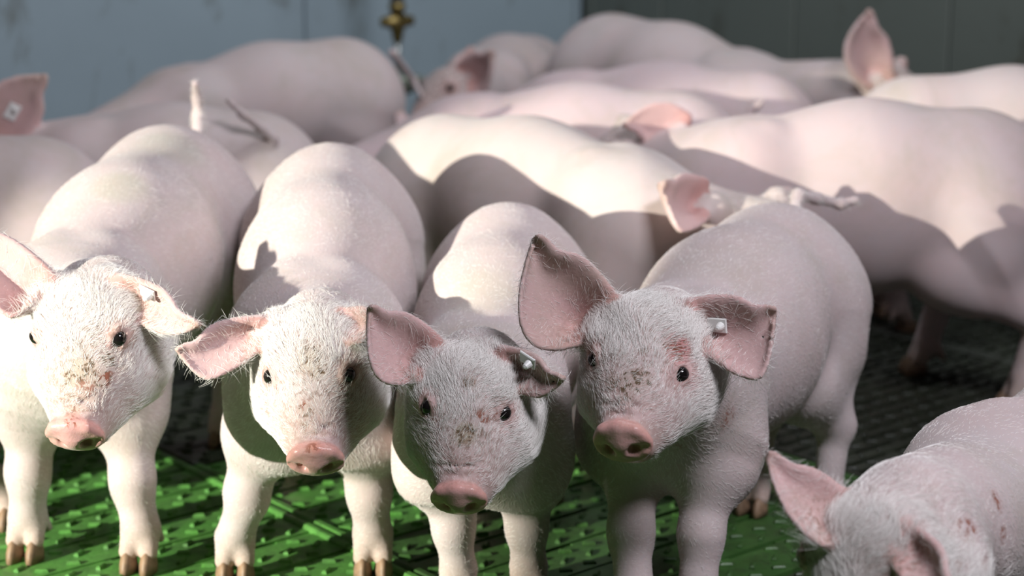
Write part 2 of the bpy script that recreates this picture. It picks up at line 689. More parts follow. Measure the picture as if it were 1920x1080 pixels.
def normals(V, F):
    n = np.cross(V[F[:, 2]] - V[F[:, 0]], V[F[:, 3]] - V[F[:, 1]])
    out = np.zeros_like(V)
    for i in range(4): np.add.at(out, F[:, i], n)
    return out / (np.linalg.norm(out, axis=1)[:, None] + 1e-12)


def fast_mesh(name, V, F, mat, origin, attrs):
    me = bpy.data.meshes.new(name)
    me.vertices.add(len(V))
    me.vertices.foreach_set('co', (V - origin).astype(np.float32).ravel())
    me.loops.add(F.size)
    me.loops.foreach_set('vertex_index', F.astype(np.int32).ravel())
    me.polygons.add(len(F))
    me.polygons.foreach_set('loop_start', np.arange(0, F.size, 4, dtype=np.int32))
    me.update(calc_edges=True)
    me.polygons.foreach_set('use_smooth', np.ones(len(F), bool))
    for k, v in attrs.items():
        if v.ndim == 2:
            a = me.attributes.new(k, 'FLOAT_COLOR', 'POINT')
            a.data.foreach_set('color', np.concatenate([v, np.ones((len(v), 1))], 1).astype(np.float32).ravel())
        else:
            a = me.attributes.new(k, 'FLOAT', 'POINT')
            a.data.foreach_set('value', v.astype(np.float32))
    me.materials.append(mat)
    o = bpy.data.objects.new(name, me)
    o.location = origin
    COL.objects.link(o)
    return o


def sphere_obj(name, c, r, mat, parent, seg=20, sc=(1, 1, 1), A=np.eye(3)):
    V, F = [], []
    rings = seg // 2
    for i in range(rings + 1):
        th = math.pi * i / rings
        for j in range(seg):
            ph = 2 * math.pi * j / seg
            V.append((math.sin(th) * math.cos(ph), math.sin(th) * math.sin(ph), math.cos(th)))
    for i in range(rings):
        for j in range(seg):
            k = (j + 1) % seg
            F.append((i * seg + j, (i + 1) * seg + j, (i + 1) * seg + k, i * seg + k))
    V = (np.array(V) * r * np.array(sc)) @ np.asarray(A) + c
    return mesh_obj(name, V, F, mat, parent, c)


# ------------------------------------------------------------------ the pig
def hoof_obj(foot, fwd, lat, s, parent, side):
    """one claw: a tapered horn wedge, blunt and split from its neighbour"""
    c = foot + lat * side * .0125 * s
    prof = [(-.020, .0095, .0), (-.018, .0115, .0), (-.004, .0135, 0), (.012, .0115, 0), (.024, .0055, 0)]
    V, F = [], []
    lv = [(.0, 1.0, 0), (.010, .98, -.001), (.021, .80, -.004), (.028, .62, -.007)]
    ringp = []
    for i in range(14):
        t = 2 * math.pi * i / 14
        y = math.sin(t); x = math.cos(t)
        ringp.append((x * .0115 * (1 - .35 * max(0, y)), y * (.021 if y > 0 else .016)))
    for (z, k, sh) in lv:
        for (x, y) in ringp:
            V.append(c + lat * x * k * s + fwd * (y * k + sh) * s + np.array([0, 0, z * s]))
    n = 14
    for k in range(len(lv) - 1):
        for i in range(n):
            j = (i + 1) % n
            F.append((k * n + i, k * n + j, (k + 1) * n + j, (k + 1) * n + i))
    F.append(tuple(range(n - 1, -1, -1)))
    F.append(tuple(range((len(lv) - 1) * n, len(lv) * n)))
    return mesh_obj('hoof', V, F, M_HOOF, parent, c)


def tag_obj(c, n, up, parent, size=.013, kind='square'):
    """plastic ear tag: plate, collar and stud"""
    n, up = nrm(n), nrm(up - (np.asarray(up) @ nrm(n)) * nrm(n))
    r = np.cross(up, n)
    R = np.stack([r, up, n], 1)
    mb = MB()
    mb.box(c + n * .003 - up * size * .35, (size * 1.15, size * 1.6, .0022), R, .0008)
    mb.tube([c + n * .002, c + n * .007, c + n * .0115, c + n * .013], [.0045, .0042, .003, .0012], 12)
    o = mb.build('ear_tag', M_TAG, parent, c)
    o['label'] = 'white plastic ear tag'
    return o


def tail_prims(root, pts, r0, r1):
    out = []
    P = [np.asarray(root)] + [np.asarray(p) for p in pts]
    n = len(P) - 1
    for i in range(n):
        out.append(RC(P[i], P[i + 1], r0 + (r1 - r0) * i / n, r0 + (r1 - r0) * (i + 1) / n, .008))
    return out


def head_frame(yaw, pitch, roll):
    """yaw 0 looks along -Y (to the camera), positive turns to +X; pitch down; roll about the nose axis"""
    y, p, r = (math.radians(a) for a in (yaw, pitch, roll))
    f = np.array([math.sin(y) * math.cos(p), -math.cos(y) * math.cos(p), -math.sin(p)])
    lat = nrm(np.cross([0, 0, 1], f))
    up = np.cross(f, lat)
    l2 = lat * math.cos(r) + up * math.sin(r)
    u2 = up * math.cos(r) - lat * math.sin(r)
    return l2, f, u2


def build_pig(label, hip, sh, top=.44, head=None, s=1.0, h=.006, hw=1.0, feet=None, ears=None, tail=None,
              group=None, hairs=0, tint=(.0, .0, .0), tags=(), dirt=(), scabs=(), paint=(), sh_top=None, belly=1.0,
              legs=True, lids=True, seed=0, neck_k=.05, extra=(), hair_len=1.0):
    """hip / sh: world xy below the pelvis and the withers; head: dict(nose, yaw, pitch, roll)"""
    hip, sh = np.array([hip[0], hip[1], 0.]), np.array([sh[0], sh[1], 0.])
    fwd = nrm(sh - hip)
    lat = np.array([fwd[1], -fwd[0], 0])               # pig's right-hand side
    up = np.array([0, 0, 1.])
    sh_top = sh_top or top * .97
    rb = .118 * s * hw
    prims = []
    HC = hip + up * (top - .115 * s)
    SC = sh + up * (sh_top - .100 * s)
    Lb = np.linalg.norm(sh - hip)
    MC = (HC + SC) / 2 - up * .004 * s
    # trunk: hams, loin, barrel, shoulders
    prims.append(RC(HC, MC, .113 * s, .120 * s, .05 * s, lat, 1.04 * hw))
    prims.append(RC(MC, SC, .120 * s, .099 * s, .05 * s, lat, 1.0 * hw))
    prims.append(RC(MC - up * .02 * s * belly, SC - up * .018 * s, .112 * s * belly, .084 * s, .05 * s, lat, .98 * hw))
    prims.append(RC(HC - fwd * .03 * s - up * .02 * s, HC + fwd * .02 * s - up * .03 * s, .097 * s, .1 * s, .05 * s, lat, 1.08 * hw))
    for sd in (-1, 1):
        prims.append(RC(HC + lat * sd * .055 * s * hw - up * .03 * s - fwd * .02 * s, HC + lat * sd * .06 * s * hw - up * .12 * s, .080 * s, .052 * s, .045 * s))
        prims.append(RC(SC + lat * sd * .052 * s * hw + up * .03 * s + fwd * .01 * s, SC + lat * sd * .066 * s * hw - up * .09 * s + fwd * .03 * s, .058 * s, .054 * s, .04 * s))
    for sd in (-1, 1):
        prims.append(RC(SC + lat * sd * .036 * s * hw + up * .074 * s - fwd * .015 * s, SC + lat * sd * .062 * s * hw + up * .035 * s + fwd * .015 * s, .026 * s, .036 * s, .022 * s))
    # neck and head
    hl, hf, hu = head_frame(head['yaw'], head['pitch'], head.get('roll', 0))
    hs = head.get('s', 1.0) * s
    nose = np.asarray(head['nose'], float)
    O = nose - hf * .182 * hs + hu * .026 * hs          # skull centre
    H = lambda x, y, z: O + (hl * x + hf * y + hu * z) * hs
    A = np.stack([hl, hf, hu])
    C0 = SC + fwd * .05 * s
    occ = H(0, -.002, -.022)
    prims.append(RC(C0 - up * .008 * s, occ, .088 * s, .054 * hs, neck_k * s, lat, .95))
    prims.append(RC(C0 - up * .015 * s, H(0, .01, -.045), .078 * s, .052 * hs, neck_k * s))
    prims.append(EL(H(0, .030, .0), np.array([.058, .046, .052]) * hs, A, .02 * hs))
    prims.append(EL(H(0, .055, .018), np.array([.050, .040, .026]) * hs, A, .025 * hs))                       # forehead
    prims.append(RC(H(0, .05, -.010), H(0, .10, -.018), .044 * hs, .038 * hs, .03 * hs, hl, 1.2))
    prims.append(RC(H(0, .09, -.018), H(0, .165, -.028), .041 * hs, .0245 * hs, .03 * hs, hl, 1.12))
    for sd in (-1, 1):
        prims.append(EL(H(sd * .036, .050, -.040), np.array([.043, .058, .042]) * hs, A, .03 * hs))            # jowl
        prims.append(RC(H(sd * .034, .09, -.045), H(sd * .020, .125, -.047), .031 * hs, .021 * hs, .03 * hs))
        prims.append(RC(H(sd * .045, .030, .020), H(sd * .044, .066, .022), .013 * hs, .010 * hs, .018 * hs))  # brow
        prims.append(RC(H(sd * .050, .045, -.008), H(sd * .038, .095, -.014), .018 * hs, .010 * hs, .02 * hs)) # cheek bone
        prims.append(RC(H(sd * .017, .11, -.05), H(sd * .014, .155, -.05), .02 * hs, .013 * hs, .02 * hs))     # lips
    # lower jaw / chin
    prims.append(RC(H(0, .05, -.065), H(0, .15, -.055), .030 * hs, .012 * hs, .02 * hs))
    # nose: fleshy rim over a flat disc, two nostrils
    tl = math.radians(1)
    df, du = hf * math.cos(tl) - hu * math.sin(tl), hu * math.cos(tl) + hf * math.sin(tl)
    DA = np.stack([hl, df, du])
    DC = H(0, .174, -.029)
    D_ = lambda x, y, z: DC + (hl * x + df * y + du * z) * hs
    prims.append(DISC(DC, .0335 * hs, .0262 * hs, .0065 * hs, .0045 * hs, DA, .004 * hs))
    prims.append(RC(D_(-.018, .001, .0180), D_(.018, .001, .0180), .0058 * hs, .0058 * hs, .007 * hs))
    prims.append(RC(D_(0, .001, .0215), D_(0, .001, .015), .0058 * hs, .007 * hs, .008 * hs))
    for sd in (-1, 1):
        prims.append(EL(D_(sd * .0140, .009, -.0035), np.array([.0068, .011, .0070]) * hs, DA, .004 * hs, sub=True))
        prims.append(EL(D_(sd * .027, .008, -.002), np.array([.004, .006, .005]) * hs, DA, .005 * hs, sub=True))
    # folds of skin over the nose
    for yy, rr in ((.159, .0024), (.149, .0020)):
        zt = -.028 + .0275 + (.165 - yy) * .22
        prims.append(RC(H(-.019, yy, zt - .003), H(.019, yy, zt - .003), rr * hs, rr * hs, .0035 * hs, sub=True))
    # eyes
    eyes = []
    if lids:
        px_eyes = head.get('eyes')
        for q_, sd in enumerate((-1, 1)):
            if px_eyes:
                st = at(*px_eyes[q_], .6)
                dr = nrm(at(*px_eyes[q_], 2.0) - st)
                base_t = nose[1] - .35
                st = at(*px_eyes[q_], 1.0) + dr * (base_t - 1.0)
            else:
                st = H(sd * .16, .18, .12)
                dr = nrm(H(sd * .030, .045, .005) - st)
            hit = march(prims, st, dr)
            if hit is None: continue
            ec, en = hit
            sidev = nrm(np.cross(en, nrm(hf * 1.0 + hl * sd * .0)))
            et = nrm(hf - (hf @ en) * en)                       # along the lid slit
            eu = nrm(np.cross(et, en));
            if eu @ hu < 0: eu = -eu
            ec = ec - en * .0045 * hs
            prims.append(EL(ec + en * .008 * hs, np.array([.0105, .009, .0078]) * hs, np.stack([et, en, eu]), .005 * hs, sub=True))
            for t0_, t1_, uo, rr_ in ((-.009, .000, .0085, .0040), (.000, .009, .0085, .0036), (-.008, .000, -.0085, .0030), (.000, .008, -.0085, .0030)):
                prims.append(RC(ec + (et * t0_ + eu * uo * (1 - abs(t0_) * 35)) * hs + en * .0035 * hs,
                                ec + (et * t1_ + eu * uo * (1 - abs(t1_) * 35)) * hs + en * .0035 * hs, rr_ * hs, rr_ * hs, .004 * hs))
            eyes.append((ec + en * .0002 * hs, en))
    # ears
    sheets = []
    cam_dir = np.array([0, 0, CAM_H]) - O
    if ears is None:
        ears = [dict(side=-1), dict(side=1)]
    for e in ears:
        sd = e['side']
        if 'tip' in e:
            root = H(sd * .042, .012, .040)
            zr = root[1] * CT - (root[2] - CAM_H) * ST + e.get('dz', 0)
            b = at(e['base'][0], e['base'][1], zr)
            t = at(e['tip'][0], e['tip'][1], zr + e['tip'][2])
            lo_ = at(e['lobe'][0], e['lobe'][1], zr + e['lobe'][2])
            facing = e.get('facing', cam_dir)
        else:
            r_ = e.get('spread', .085)
            b = H(sd * .036, .005, .045)
            t = H(sd * (.050 + r_), e.get('fw', -.02), .050 + e.get('rise', .03))
            lo_ = H(sd * (.105), .035, -.01 + e.get('low', .0))
            facing = hf + hl * sd * .3
        shh = ear_sheet(b, t, lo_, facing, h, e.get('cup', .30), e.get('base_w', .5), e.get('roll', .05), e.get('curl', 0), )
        rt = shh.grid[0]
        q1, q2 = rt[0], rt[-1]
        inn = O + (rt.mean(0) - O) * .72
        prims.append(RC(inn, shh.grid[1, 2], .020 * hs, .0085 * hs, .018 * hs))
        prims.append(RC(inn, shh.grid[2, len(rt) // 2] - shh.n * .003, .024 * hs, .009 * hs, .014 * hs))
        prims.append(RC(inn, shh.grid[1, -3], .020 * hs, .0075 * hs, .012 * hs))
        prims.append(shh)
        sheets.append(shh)
    # legs
    hooves = []
    feet = feet or {}
    if legs:
        for key, sd, front in (('fl', -1, True), ('fr', 1, True), ('hl', -1, False), ('hr', 1, False)):
            f = feet.get(key)
            if f is None:
                if front: f = sh + lat * sd * .068 * s * hw + fwd * .005 * s
                else: f = hip + lat * sd * .070 * s * hw - fwd * .03 * s
            else:
                f = np.array([f[0], f[1], 0.])
            lift = 0
            if front:
                S0 = SC + lat * sd * .06 * s * hw - up * .075 * s + fwd * .03 * s
                fet = f + up * .052 * s - fwd * .012 * s
                elb = np.array([*(S0 + (f - S0) * .35)[:2], 0]) + up * (.185 * s) - fwd * .012 * s
                kn = elb + (fet - elb) * .52
                kn[2] = .112 * s
                kn = kn + fwd * .008 * s
                prims.append(RC(S0, elb, .058 * s, .038 * s, .035 * s))
                prims.append(RC(elb, kn, .036 * s, .0250 * s, .02 * s))
                prims.append(RC(kn, kn - up * .012 * s, .0262 * s, .0245 * s, .015 * s))
                prims.append(RC(kn - up * .01 * s, fet, .0225 * s, .0235 * s, .012 * s))
            else:
                S0 = HC + lat * sd * .062 * s * hw - up * .09 * s + fwd * .01 * s
                stif = S0 * .5 + f * .5
                stif = np.array([*(S0 + (f - S0) * .3)[:2], 0]) + up * (.20 * s) + fwd * .045 * s
                hock = f + up * .135 * s - fwd * .035 * s
                fet = f + up * .05 * s - fwd * .012 * s
                prims.append(RC(S0, stif, .075 * s, .046 * s, .04 * s))
                prims.append(RC(stif, hock, .046 * s, .023 * s, .025 * s))
                prims.append(RC(HC + lat * sd * .055 * s * hw - up * .11 * s - fwd * .045 * s, hock, .05 * s, .021 * s, .03 * s))
                prims.append(RC(hock, fet, .0215 * s, .0195 * s, .012 * s))
            ff = nrm((f - hip) * 0 + fwd)
            for c in (-1, 1):
                prims.append(RC(fet - up * .004 * s + lat * c * .007 * s, f + lat * c * .0125 * s + up * .024 * s + fwd * .002 * s, .0175 * s, .0118 * s, .006 * s))
                prims.append(RC(f + lat * c * .016 * s - fwd * .026 * s + up * .040 * s, f + lat * c * .018 * s - fwd * .034 * s + up * .028 * s, .007 * s, .005 * s, .006 * s))
                hooves.append((f + fwd * .006 * s, c))
    if tail:
        prims += tail_prims(tail[0], tail[1], .0095 * s, .0062 * s)
    prims += list(extra)
    V, F = mesh_sdf(prims, h)
    Nn = normals(V, F)
    rng = np.random.default_rng(seed + 11)
    # ---------------- colours of the skin itself
    base = np.array([.545, .470, .470]) + np.array(tint)
    col = np.repeat(base[None], len(V), 0)
    q = ((V - O) @ A.T) / hs                          # head coordinates
    hm = np.exp(-np.maximum(0, np.linalg.norm(V - H(0, .075, -.02), axis=1) / hs - .085) / .022)

    def blend(mask, c):
        nonlocal col
        mask = np.clip(mask, 0, 1)[:, None]
        col = col * (1 - mask) + np.array(c)[None] * mask
    sm = lambda x, a, b: np.clip((x - a) / (b - a), 0, 1) ** 2 * (3 - 2 * np.clip((x - a) / (b - a), 0, 1))
    near_head = (np.linalg.norm(V - H(0, .10, -.02), axis=1) < .13 * hs) & (np.abs(q[:, 0]) < .06) & (q[:, 2] > -.085) & (q[:, 1] < .205)
    # muzzle pinker
    muz = sm(q[:, 1], .09, .16) * near_head
    blend(muz * .55, (.56, .36, .34))
    nosem = sm(q[:, 1], .163, .170) * near_head * (np.abs(q[:, 0]) < .045)
    blend(nosem, (.66, .33, .295))
    front = nosem * sm(q[:, 1], .176, .184)
    blend(front * .6, (.56, .31, .32))
    for (ec, en) in eyes:
        d = np.linalg.norm(V - ec, axis=1) / hs
        blend((1 - sm(d, .009, .034)) * .60, (.60, .34, .33))
        blend((1 - sm(d, .0085, .0135)) * .6, (.20, .09, .07))
    hairless = nosem.copy() + muz * .4
    inner = np.zeros(len(V))
    for shh in sheets:
        dd = np.linalg.norm(V - shh.c, axis=1) < shh.R + .01
        ix = np.nonzero(dd)[0]
        ni = shh.nearest(V[ix])
        D = V[ix] - shh.P[ni]
        near = np.linalg.norm(D, axis=1) < shh.th[ni] + .006
        side = (Nn[ix] * shh.N[ni]).sum(1)
        uu, vv = shh.uv[0][ni], shh.uv[1][ni]
        mk = np.zeros(len(V)); mk[ix] = near * sm(side, -.2, .4) * (1 - .25 * uu)
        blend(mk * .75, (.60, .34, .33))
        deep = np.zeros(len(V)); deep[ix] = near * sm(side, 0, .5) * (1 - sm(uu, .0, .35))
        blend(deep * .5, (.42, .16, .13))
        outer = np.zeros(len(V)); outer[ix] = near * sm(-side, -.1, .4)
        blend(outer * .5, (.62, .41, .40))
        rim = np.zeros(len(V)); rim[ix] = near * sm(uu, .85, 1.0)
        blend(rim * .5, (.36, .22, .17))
        inner = np.maximum(inner, mk)
    foot = 1 - sm(V[:, 2], .02, .075)
    blend(foot * .40, (.52, .36, .24))
    blend((1 - sm(V[:, 2], .010, .034)) * .5, (.40, .26, .15))
    dirt_a = .34 * hm * sm(q[:, 2], -.03, .03) + .12 * foot
    scab_a = np.zeros(len(V)) + .16 * hm
    wet_a = nosem + 0

    pr = project(V)
    Nc = (Nn * (np.array([0, 0, CAM_H]) - V)).sum(1) > 0

    def spot(px, py):
        d = np.hypot(pr[:, 0] - px, pr[:, 1] - py) + np.where(Nc, 0, 1e4)
        c = np.nonzero(d < 14)[0]
        if len(c) == 0: return None
        return V[c[np.argmin(pr[c, 2])]]
    for (px, py, rad, st) in dirt:
        c = spot(px, py)
        if c is not None: dirt_a = np.maximum(dirt_a, st * (1 - sm(np.linalg.norm(V - c, axis=1), rad * .35, rad)))
    for (px, py, rad, st) in scabs:
        c = spot(px, py)
        if c is not None: scab_a = np.maximum(scab_a, st * (1 - sm(np.linalg.norm(V - c, axis=1), rad * .35, rad)))
    for (px, py, rad, st, cc) in paint:
        c = spot(px, py)
        if c is not None: blend(st * (1 - sm(np.linalg.norm(V - c, axis=1), rad * .4, rad)), cc)

    origin = np.array([(hip[0] + sh[0]) / 2, (hip[1] + sh[1]) / 2, 0])
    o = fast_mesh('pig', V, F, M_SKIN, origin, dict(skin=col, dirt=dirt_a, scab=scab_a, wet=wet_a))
    tag(o, label, "pig", group)
    for (ec, en) in eyes:
        sphere_obj('eye', ec, .0098 * hs, M_EYE, o)
    for (f, c) in hooves:
        hoof_obj(f, fwd, lat, s, o, c)
    for (shi, uu, vv, sz, flip) in tags:
        shh = sheets[shi]
        g = shh.grid
        i, j = int(uu * (g.shape[0] - 1)), int(vv * (g.shape[1] - 1))
        k = i * g.shape[1] + j
        n = shh.N[k] * flip
        tag_obj(g[i, j] + n * shh.th[k], n, g[min(i + 2, g.shape[0] - 1), j] - g[i, j], o, sz)
    if hairs:
        # ------------ bristles
        vis = (Nn * (np.array([0, 0, CAM_H]) - V)).sum(1) > -.25
        wgt = (1 - np.clip(hairless, 0, 1)) * (1 - .75 * inner) * (V[:, 2] > .035) * vis
        wgt = wgt * (1 + 2.2 * hm)
        wgt = wgt * (1 - .85 * sm(scab_a, .2, .6)) * (1 - .5 * sm(dirt_a, .4, .9))
        for (ec, en) in eyes:
            wgt *= sm(np.linalg.norm(V - ec, axis=1) / hs, .011, .020)
        wgt /= wgt.sum()
        idx = rng.choice(len(V), hairs, p=wgt)
        t1 = rng.normal(size=(hairs, 3)) * h * .6
        Nh = Nn[idx]
        P0 = V[idx] + t1 - (t1 * Nh).sum(1)[:, None] * Nh - Nh * .0004
        qh = q[idx]
        hw_ = hm[idx][:, None]
        flow_b = -fwd[None] - up[None] * .5
        flow_h = -hf[None] * .75 + hl[None] * np.clip(qh[:, :1] * 9, -.8, .8) + hu[None] * .12
        fl = flow_b * (1 - hw_) + flow_h * hw_
        inn = inner[idx][:, None]
        fl = fl + rng.normal(size=(hairs, 3)) * .22
        # wander coherently so that the coat forms locks
        fl += .35 * np.stack([np.sin(P0 @ np.array([90, 40, 60.]) + i * 2) for i in range(3)], 1)
        fl -= (fl * Nh).sum(1)[:, None] * Nh
        fl /= np.linalg.norm(fl, axis=1)[:, None] + 1e-9
        lift = .14 + .20 * rng.random((hairs, 1)) + .10 * hw_
        d = fl + Nh * lift
        d /= np.linalg.norm(d, axis=1)[:, None]
        snout = sm(qh[:, 1], .06, .13) * (hm[idx] > .5)
        ln = (.010 + .009 * hm[idx]) * (1 - .62 * snout) * rng.uniform(.55, 1.25, hairs) * hair_len
        jaw = (qh[:, 2] < -.045) & (hm[idx] > .5)
        ln = np.where(jaw, ln * 1.4, ln) * (.5 + .5 * sm(V[idx][:, 2], .08, .25))
        NP = 4
        ts = np.linspace(0, 1, NP)
        pts = P0[:, None] + d[:, None] * (ln[:, None] * ts)[..., None] + (fl * .25 - Nh * .30 + np.array([0, 0, -.12]))[:, None] * (ln[:, None] * ts ** 2)[..., None]
        hc = bpy.data.hair_curves.new('bristles')
        hc.add_curves([NP] * hairs)
        hc.position_data.foreach_set('vector', (pts - origin).astype(np.float32).ravel())
        ra = hc.attributes.get('radius') or hc.attributes.new('radius', 'FLOAT', 'POINT')
        ra.data.foreach_set('value', np.tile(np.array([.00011, .00010, .00008, .00003], np.float32), hairs))
        hc.materials.append(M_HAIR)
        ho = bpy.data.objects.new('bristles', hc)
        ho.parent = o
        COL.objects.link(ho)
        ho['kind'] = 'stuff'
    return o


def xy(p):
    return (p[0], p[1])


FAR = .0068
NEAR = .0030
NH = 60000
HN = 1.0

# 1: front left, bright face
build_pig('white pig with a brightly lit face and upright tail, leftmost in the front row',
          (-.485, 2.44), (-.52, 2.06), .475, dict(nose=at(136, 824, 1.80), yaw=-6, pitch=39, roll=1, s=.96, eyes=((64, 631), (223, 636))),
          s=.97, h=NEAR, hw=.90, sh_top=.385,
          feet=dict(fr=gp(50, 1046), fl=gp(262, 1068)),
          ears=[dict(side=-1, base=(95, 520), tip=(-95, 415, 0), lobe=(20, 590, -.03), cup=.42, roll=.12),
                dict(side=1, base=(225, 522), tip=(374, 606, -.04), lobe=(278, 612, -.02), cup=.26, roll=.25, base_w=.8)],
          tail=(at(371, 250, 2.58), [at(372, 215, 2.60), at(370, 184, 2.59), at(366, 157, 2.57)]),
          tags=[(1, .42, .1, .012, 1)], hairs=NH, seed=1,
          dirt=[(160, 680, .02, 1), (120, 700, .012, .9), (215, 672, .012, 1), (205, 710, .018, .7), (125, 640, .015, .6), (150, 760, .02, .5)],
          scabs=[(210, 705, .014, .8), (175, 730, .014, .6), (140, 778, .01, .9)],
          paint=[(215, 630, .020, .5, (.56, .34, .34)), (65, 635, .02, .4, (.60, .40, .34)), (140, 762, .010, .5, (.62, .26, .2)), (330, 262, .07, .45, (.38, .40, .30)), (225, 335, .05, .45, (.40, .42, .30)), (150, 690, .03, .25, (.45, .42, .28))])

# 2
build_pig('front row pig second from left, one ear held out sideways, brown soiling on its forehead',
          (-.245, 2.35), (-.225, 1.98), .462, dict(nose=at(591, 870, 1.79), yaw=2, pitch=36, roll=-1, s=.93, eyes=((504, 706), (655, 702))),
          s=.97, h=NEAR, hw=.84, sh_top=.368,
          feet=dict(fr=gp(442, 1085), fl=gp(700, 1078)),
          ears=[dict(side=-1, base=(487, 602), tip=(334, 655, -.03), lobe=(400, 705, -.03), cup=.30, roll=.12, base_w=.6),
                dict(side=1, base=(640, 598), tip=(716, 590, -.03), lobe=(672, 640, -.04), cup=.3, base_w=.7, roll=.2)],
          hairs=NH, seed=2,
          dirt=[(590, 655, .022, 1), (600, 680, .018, .8), (565, 755, .012, .8), (480, 760, .02, .35)],
          scabs=[(512, 722, .007, 1), (650, 722, .006, .9), (565, 750, .008, .8), (590, 832, .012, .6)],
          paint=[(590, 824, .010, .7, (.66, .24, .17)), (590, 660, .028, .35, (.36, .30, .18))])

# 3
build_pig('smaller pig with a grey dung patch between its eyes, third from left in front',
          (-.005, 2.21), (-.03, 1.90), .405, dict(nose=at(858, 944, 1.72), yaw=-8, pitch=36, roll=5, s=.98, eyes=((800, 763), (947, 775))),
          s=.88, h=NEAR, hw=.84, sh_top=.328,
          feet=dict(fr=gp(858, 1140), fl=gp(990, 1135)),
          ears=[dict(side=-1, base=(812, 640), tip=(696, 578, -.02), lobe=(722, 712, -.04), cup=.30, roll=.14, base_w=.65),
                dict(side=1, base=(948, 658), tip=(1056, 708, -.04), lobe=(990, 738, -.02), cup=.26, roll=.25, base_w=.8)],
          tags=[(1, .55, .05, .012, 1)],
          hairs=NH, seed=3,
          dirt=[(875, 705, .014, 1), (868, 800, .018, 1), (850, 812, .014, .9), (905, 800, .018, .5), (820, 690, .012, .6)],
          scabs=[(915, 780, .012, .7), (945, 790, .008, .8), (800, 782, .006, .6)],
          paint=[(868, 802, .016, .7, (.24, .22, .13)), (878, 702, .008, .6, (.26, .14, .09)), (900, 540, .06, .35, (.45, .44, .32))])

# 4
build_pig('front row pig with a raised snout and a red sore above one eye',
          (.335, 2.21), (.19, 1.92), .405, dict(nose=at(1163, 834, 1.68), yaw=-19, pitch=24, roll=7, s=.97, eyes=((1112, 672), (1279, 701))),
          s=.93, h=NEAR, hw=.90, sh_top=.352,
          feet=dict(fr=gp(1180, 1190), fl=gp(1300, 1180), hl=gp(1545, 985), hr=gp(1410, 960)),
          ears=[dict(side=-1, base=(1148, 572), tip=(1008, 446, -.02), lobe=(1000, 640, -.04), cup=.34, roll=.16, base_w=.55),
                dict(side=1, base=(1292, 574), tip=(1450, 580, -.03), lobe=(1415, 706, -.05), cup=.34, roll=.1, base_w=.42)],
          tail=(at(1490, 392, 2.33), [at(1497, 366, 2.34), at(1530, 372, 2.36), at(1575, 383, 2.38), at(1605, 376, 2.39)]),
          tags=[(1, .38, .28, .013, 1)],
          hairs=NH, seed=4,
          dirt=[(1175, 705, .022, .9), (1210, 700, .014, .9), (1140, 705, .012, .9), (1165, 735, .014, .6), (1205, 645, .008, .7), (1270, 645, .010, 1), (1370, 800, .018, .3)],
          scabs=[(1288, 662, .016, 1), (1375, 790, .016, .6), (1280, 850, .012, .4)],
          paint=[(1285, 660, .020, 1, (.55, .15, .16)), (1370, 790, .03, .2, (.5, .2, .2))])

# 5: bottom right, head down
build_pig('pig in the bottom right corner, head down, with red scratches on its neck',
          (.83, 1.94), (.513, 1.706), .318, dict(nose=at(1560, 1330, 1.45), yaw=-42, pitch=48, roll=4, s=.95),
          s=1.0, h=NEAR, hw=.95, sh_top=.278,
          ears=[dict(side=-1, base=(1610, 965), tip=(1443, 855, 0), lobe=(1535, 1015, -.04), cup=.25, roll=.1, base_w=.6),
                dict(side=1, base=(1700, 990), tip=(1800, 1110, -.08), lobe=(1722, 1130, -.06), cup=.30, base_w=.7)],
          hairs=NH, seed=5,
          dirt=[(1610, 1060, .02, .5)],
          scabs=[(1825, 990, .016, 1), (1880, 930, .014, 1), (1895, 1000, .012, .8), (1812, 1060, .014, .8), (1860, 1060, .012, .6), (1605, 945, .008, 1)])

# 6: big lit pig in the middle
build_pig('large brightly lit pig standing across the middle behind the front row',
          (-.10, 2.76), (.15, 2.50), .45, dict(nose=at(1561, 600, 2.46), yaw=66, pitch=38, roll=0, s=.95),
          s=1.03, h=.0045, hw=.92, sh_top=.43,
          ears=[dict(side=-1, base=(1318, 345), tip=(1243, 345, -.06), lobe=(1280, 430, -.08), cup=.35, base_w=.7), dict(side=1, rise=-.06, spread=.03)],
          seed=6, tint=(.03, .03, .01))

# 7: right, side view
build_pig('large pig standing sideways on the right with its belly and hind leg in view',
          (.71, 2.72), (.37, 2.70), .465, dict(nose=(.06, 2.86, .25), yaw=-93, pitch=30, roll=0, s=1.0),
          s=1.10, h=.0045, hw=.85, sh_top=.445,
          feet=dict(hl=gp(1900, 770), hr=gp(1720, 700)),
          ears=[dict(side=1, base=(1272, 278), tip=(1172, 236, -.02), lobe=(1262, 200, 0), cup=.2, base_w=.9), dict(side=-1, rise=-.06, spread=.03)],
          seed=7, tint=(0, -.018, -.012))

# 8: back left
build_pig('pig with a rounded back standing along the blue grey wall at the back left',
          (-.375, 3.84), (-.67, 3.67), .48, dict(nose=(-.98, 3.40, .11), yaw=-65, pitch=55, s=1.0),
          s=1.04, h=FAR, sh_top=.43, seed=8, tail=((-.265, 3.91, .44), [at(775, 150, 4.02), at(790, 180, 4.0)]))
# 9: behind pig 1
build_pig('pig behind the leftmost front one with thin tail and white ear tag',
          (-.45, 2.97), (-.71, 2.95), .43, dict(nose=(-1.04, 2.96, .27), yaw=-87, pitch=30),
          h=FAR, seed=9, tail=(at(515, 262, 2.90), [at(490, 240, 2.89), at(455, 215, 2.87), at(428, 188, 2.86)]),
          ears=[dict(side=1, base=(25, 275), tip=(84, 146, -.02), lobe=(-25, 190, -.04), cup=.15, base_w=.9), dict(side=-1)],
          tags=[(0, .50, .5, .018, 1)])
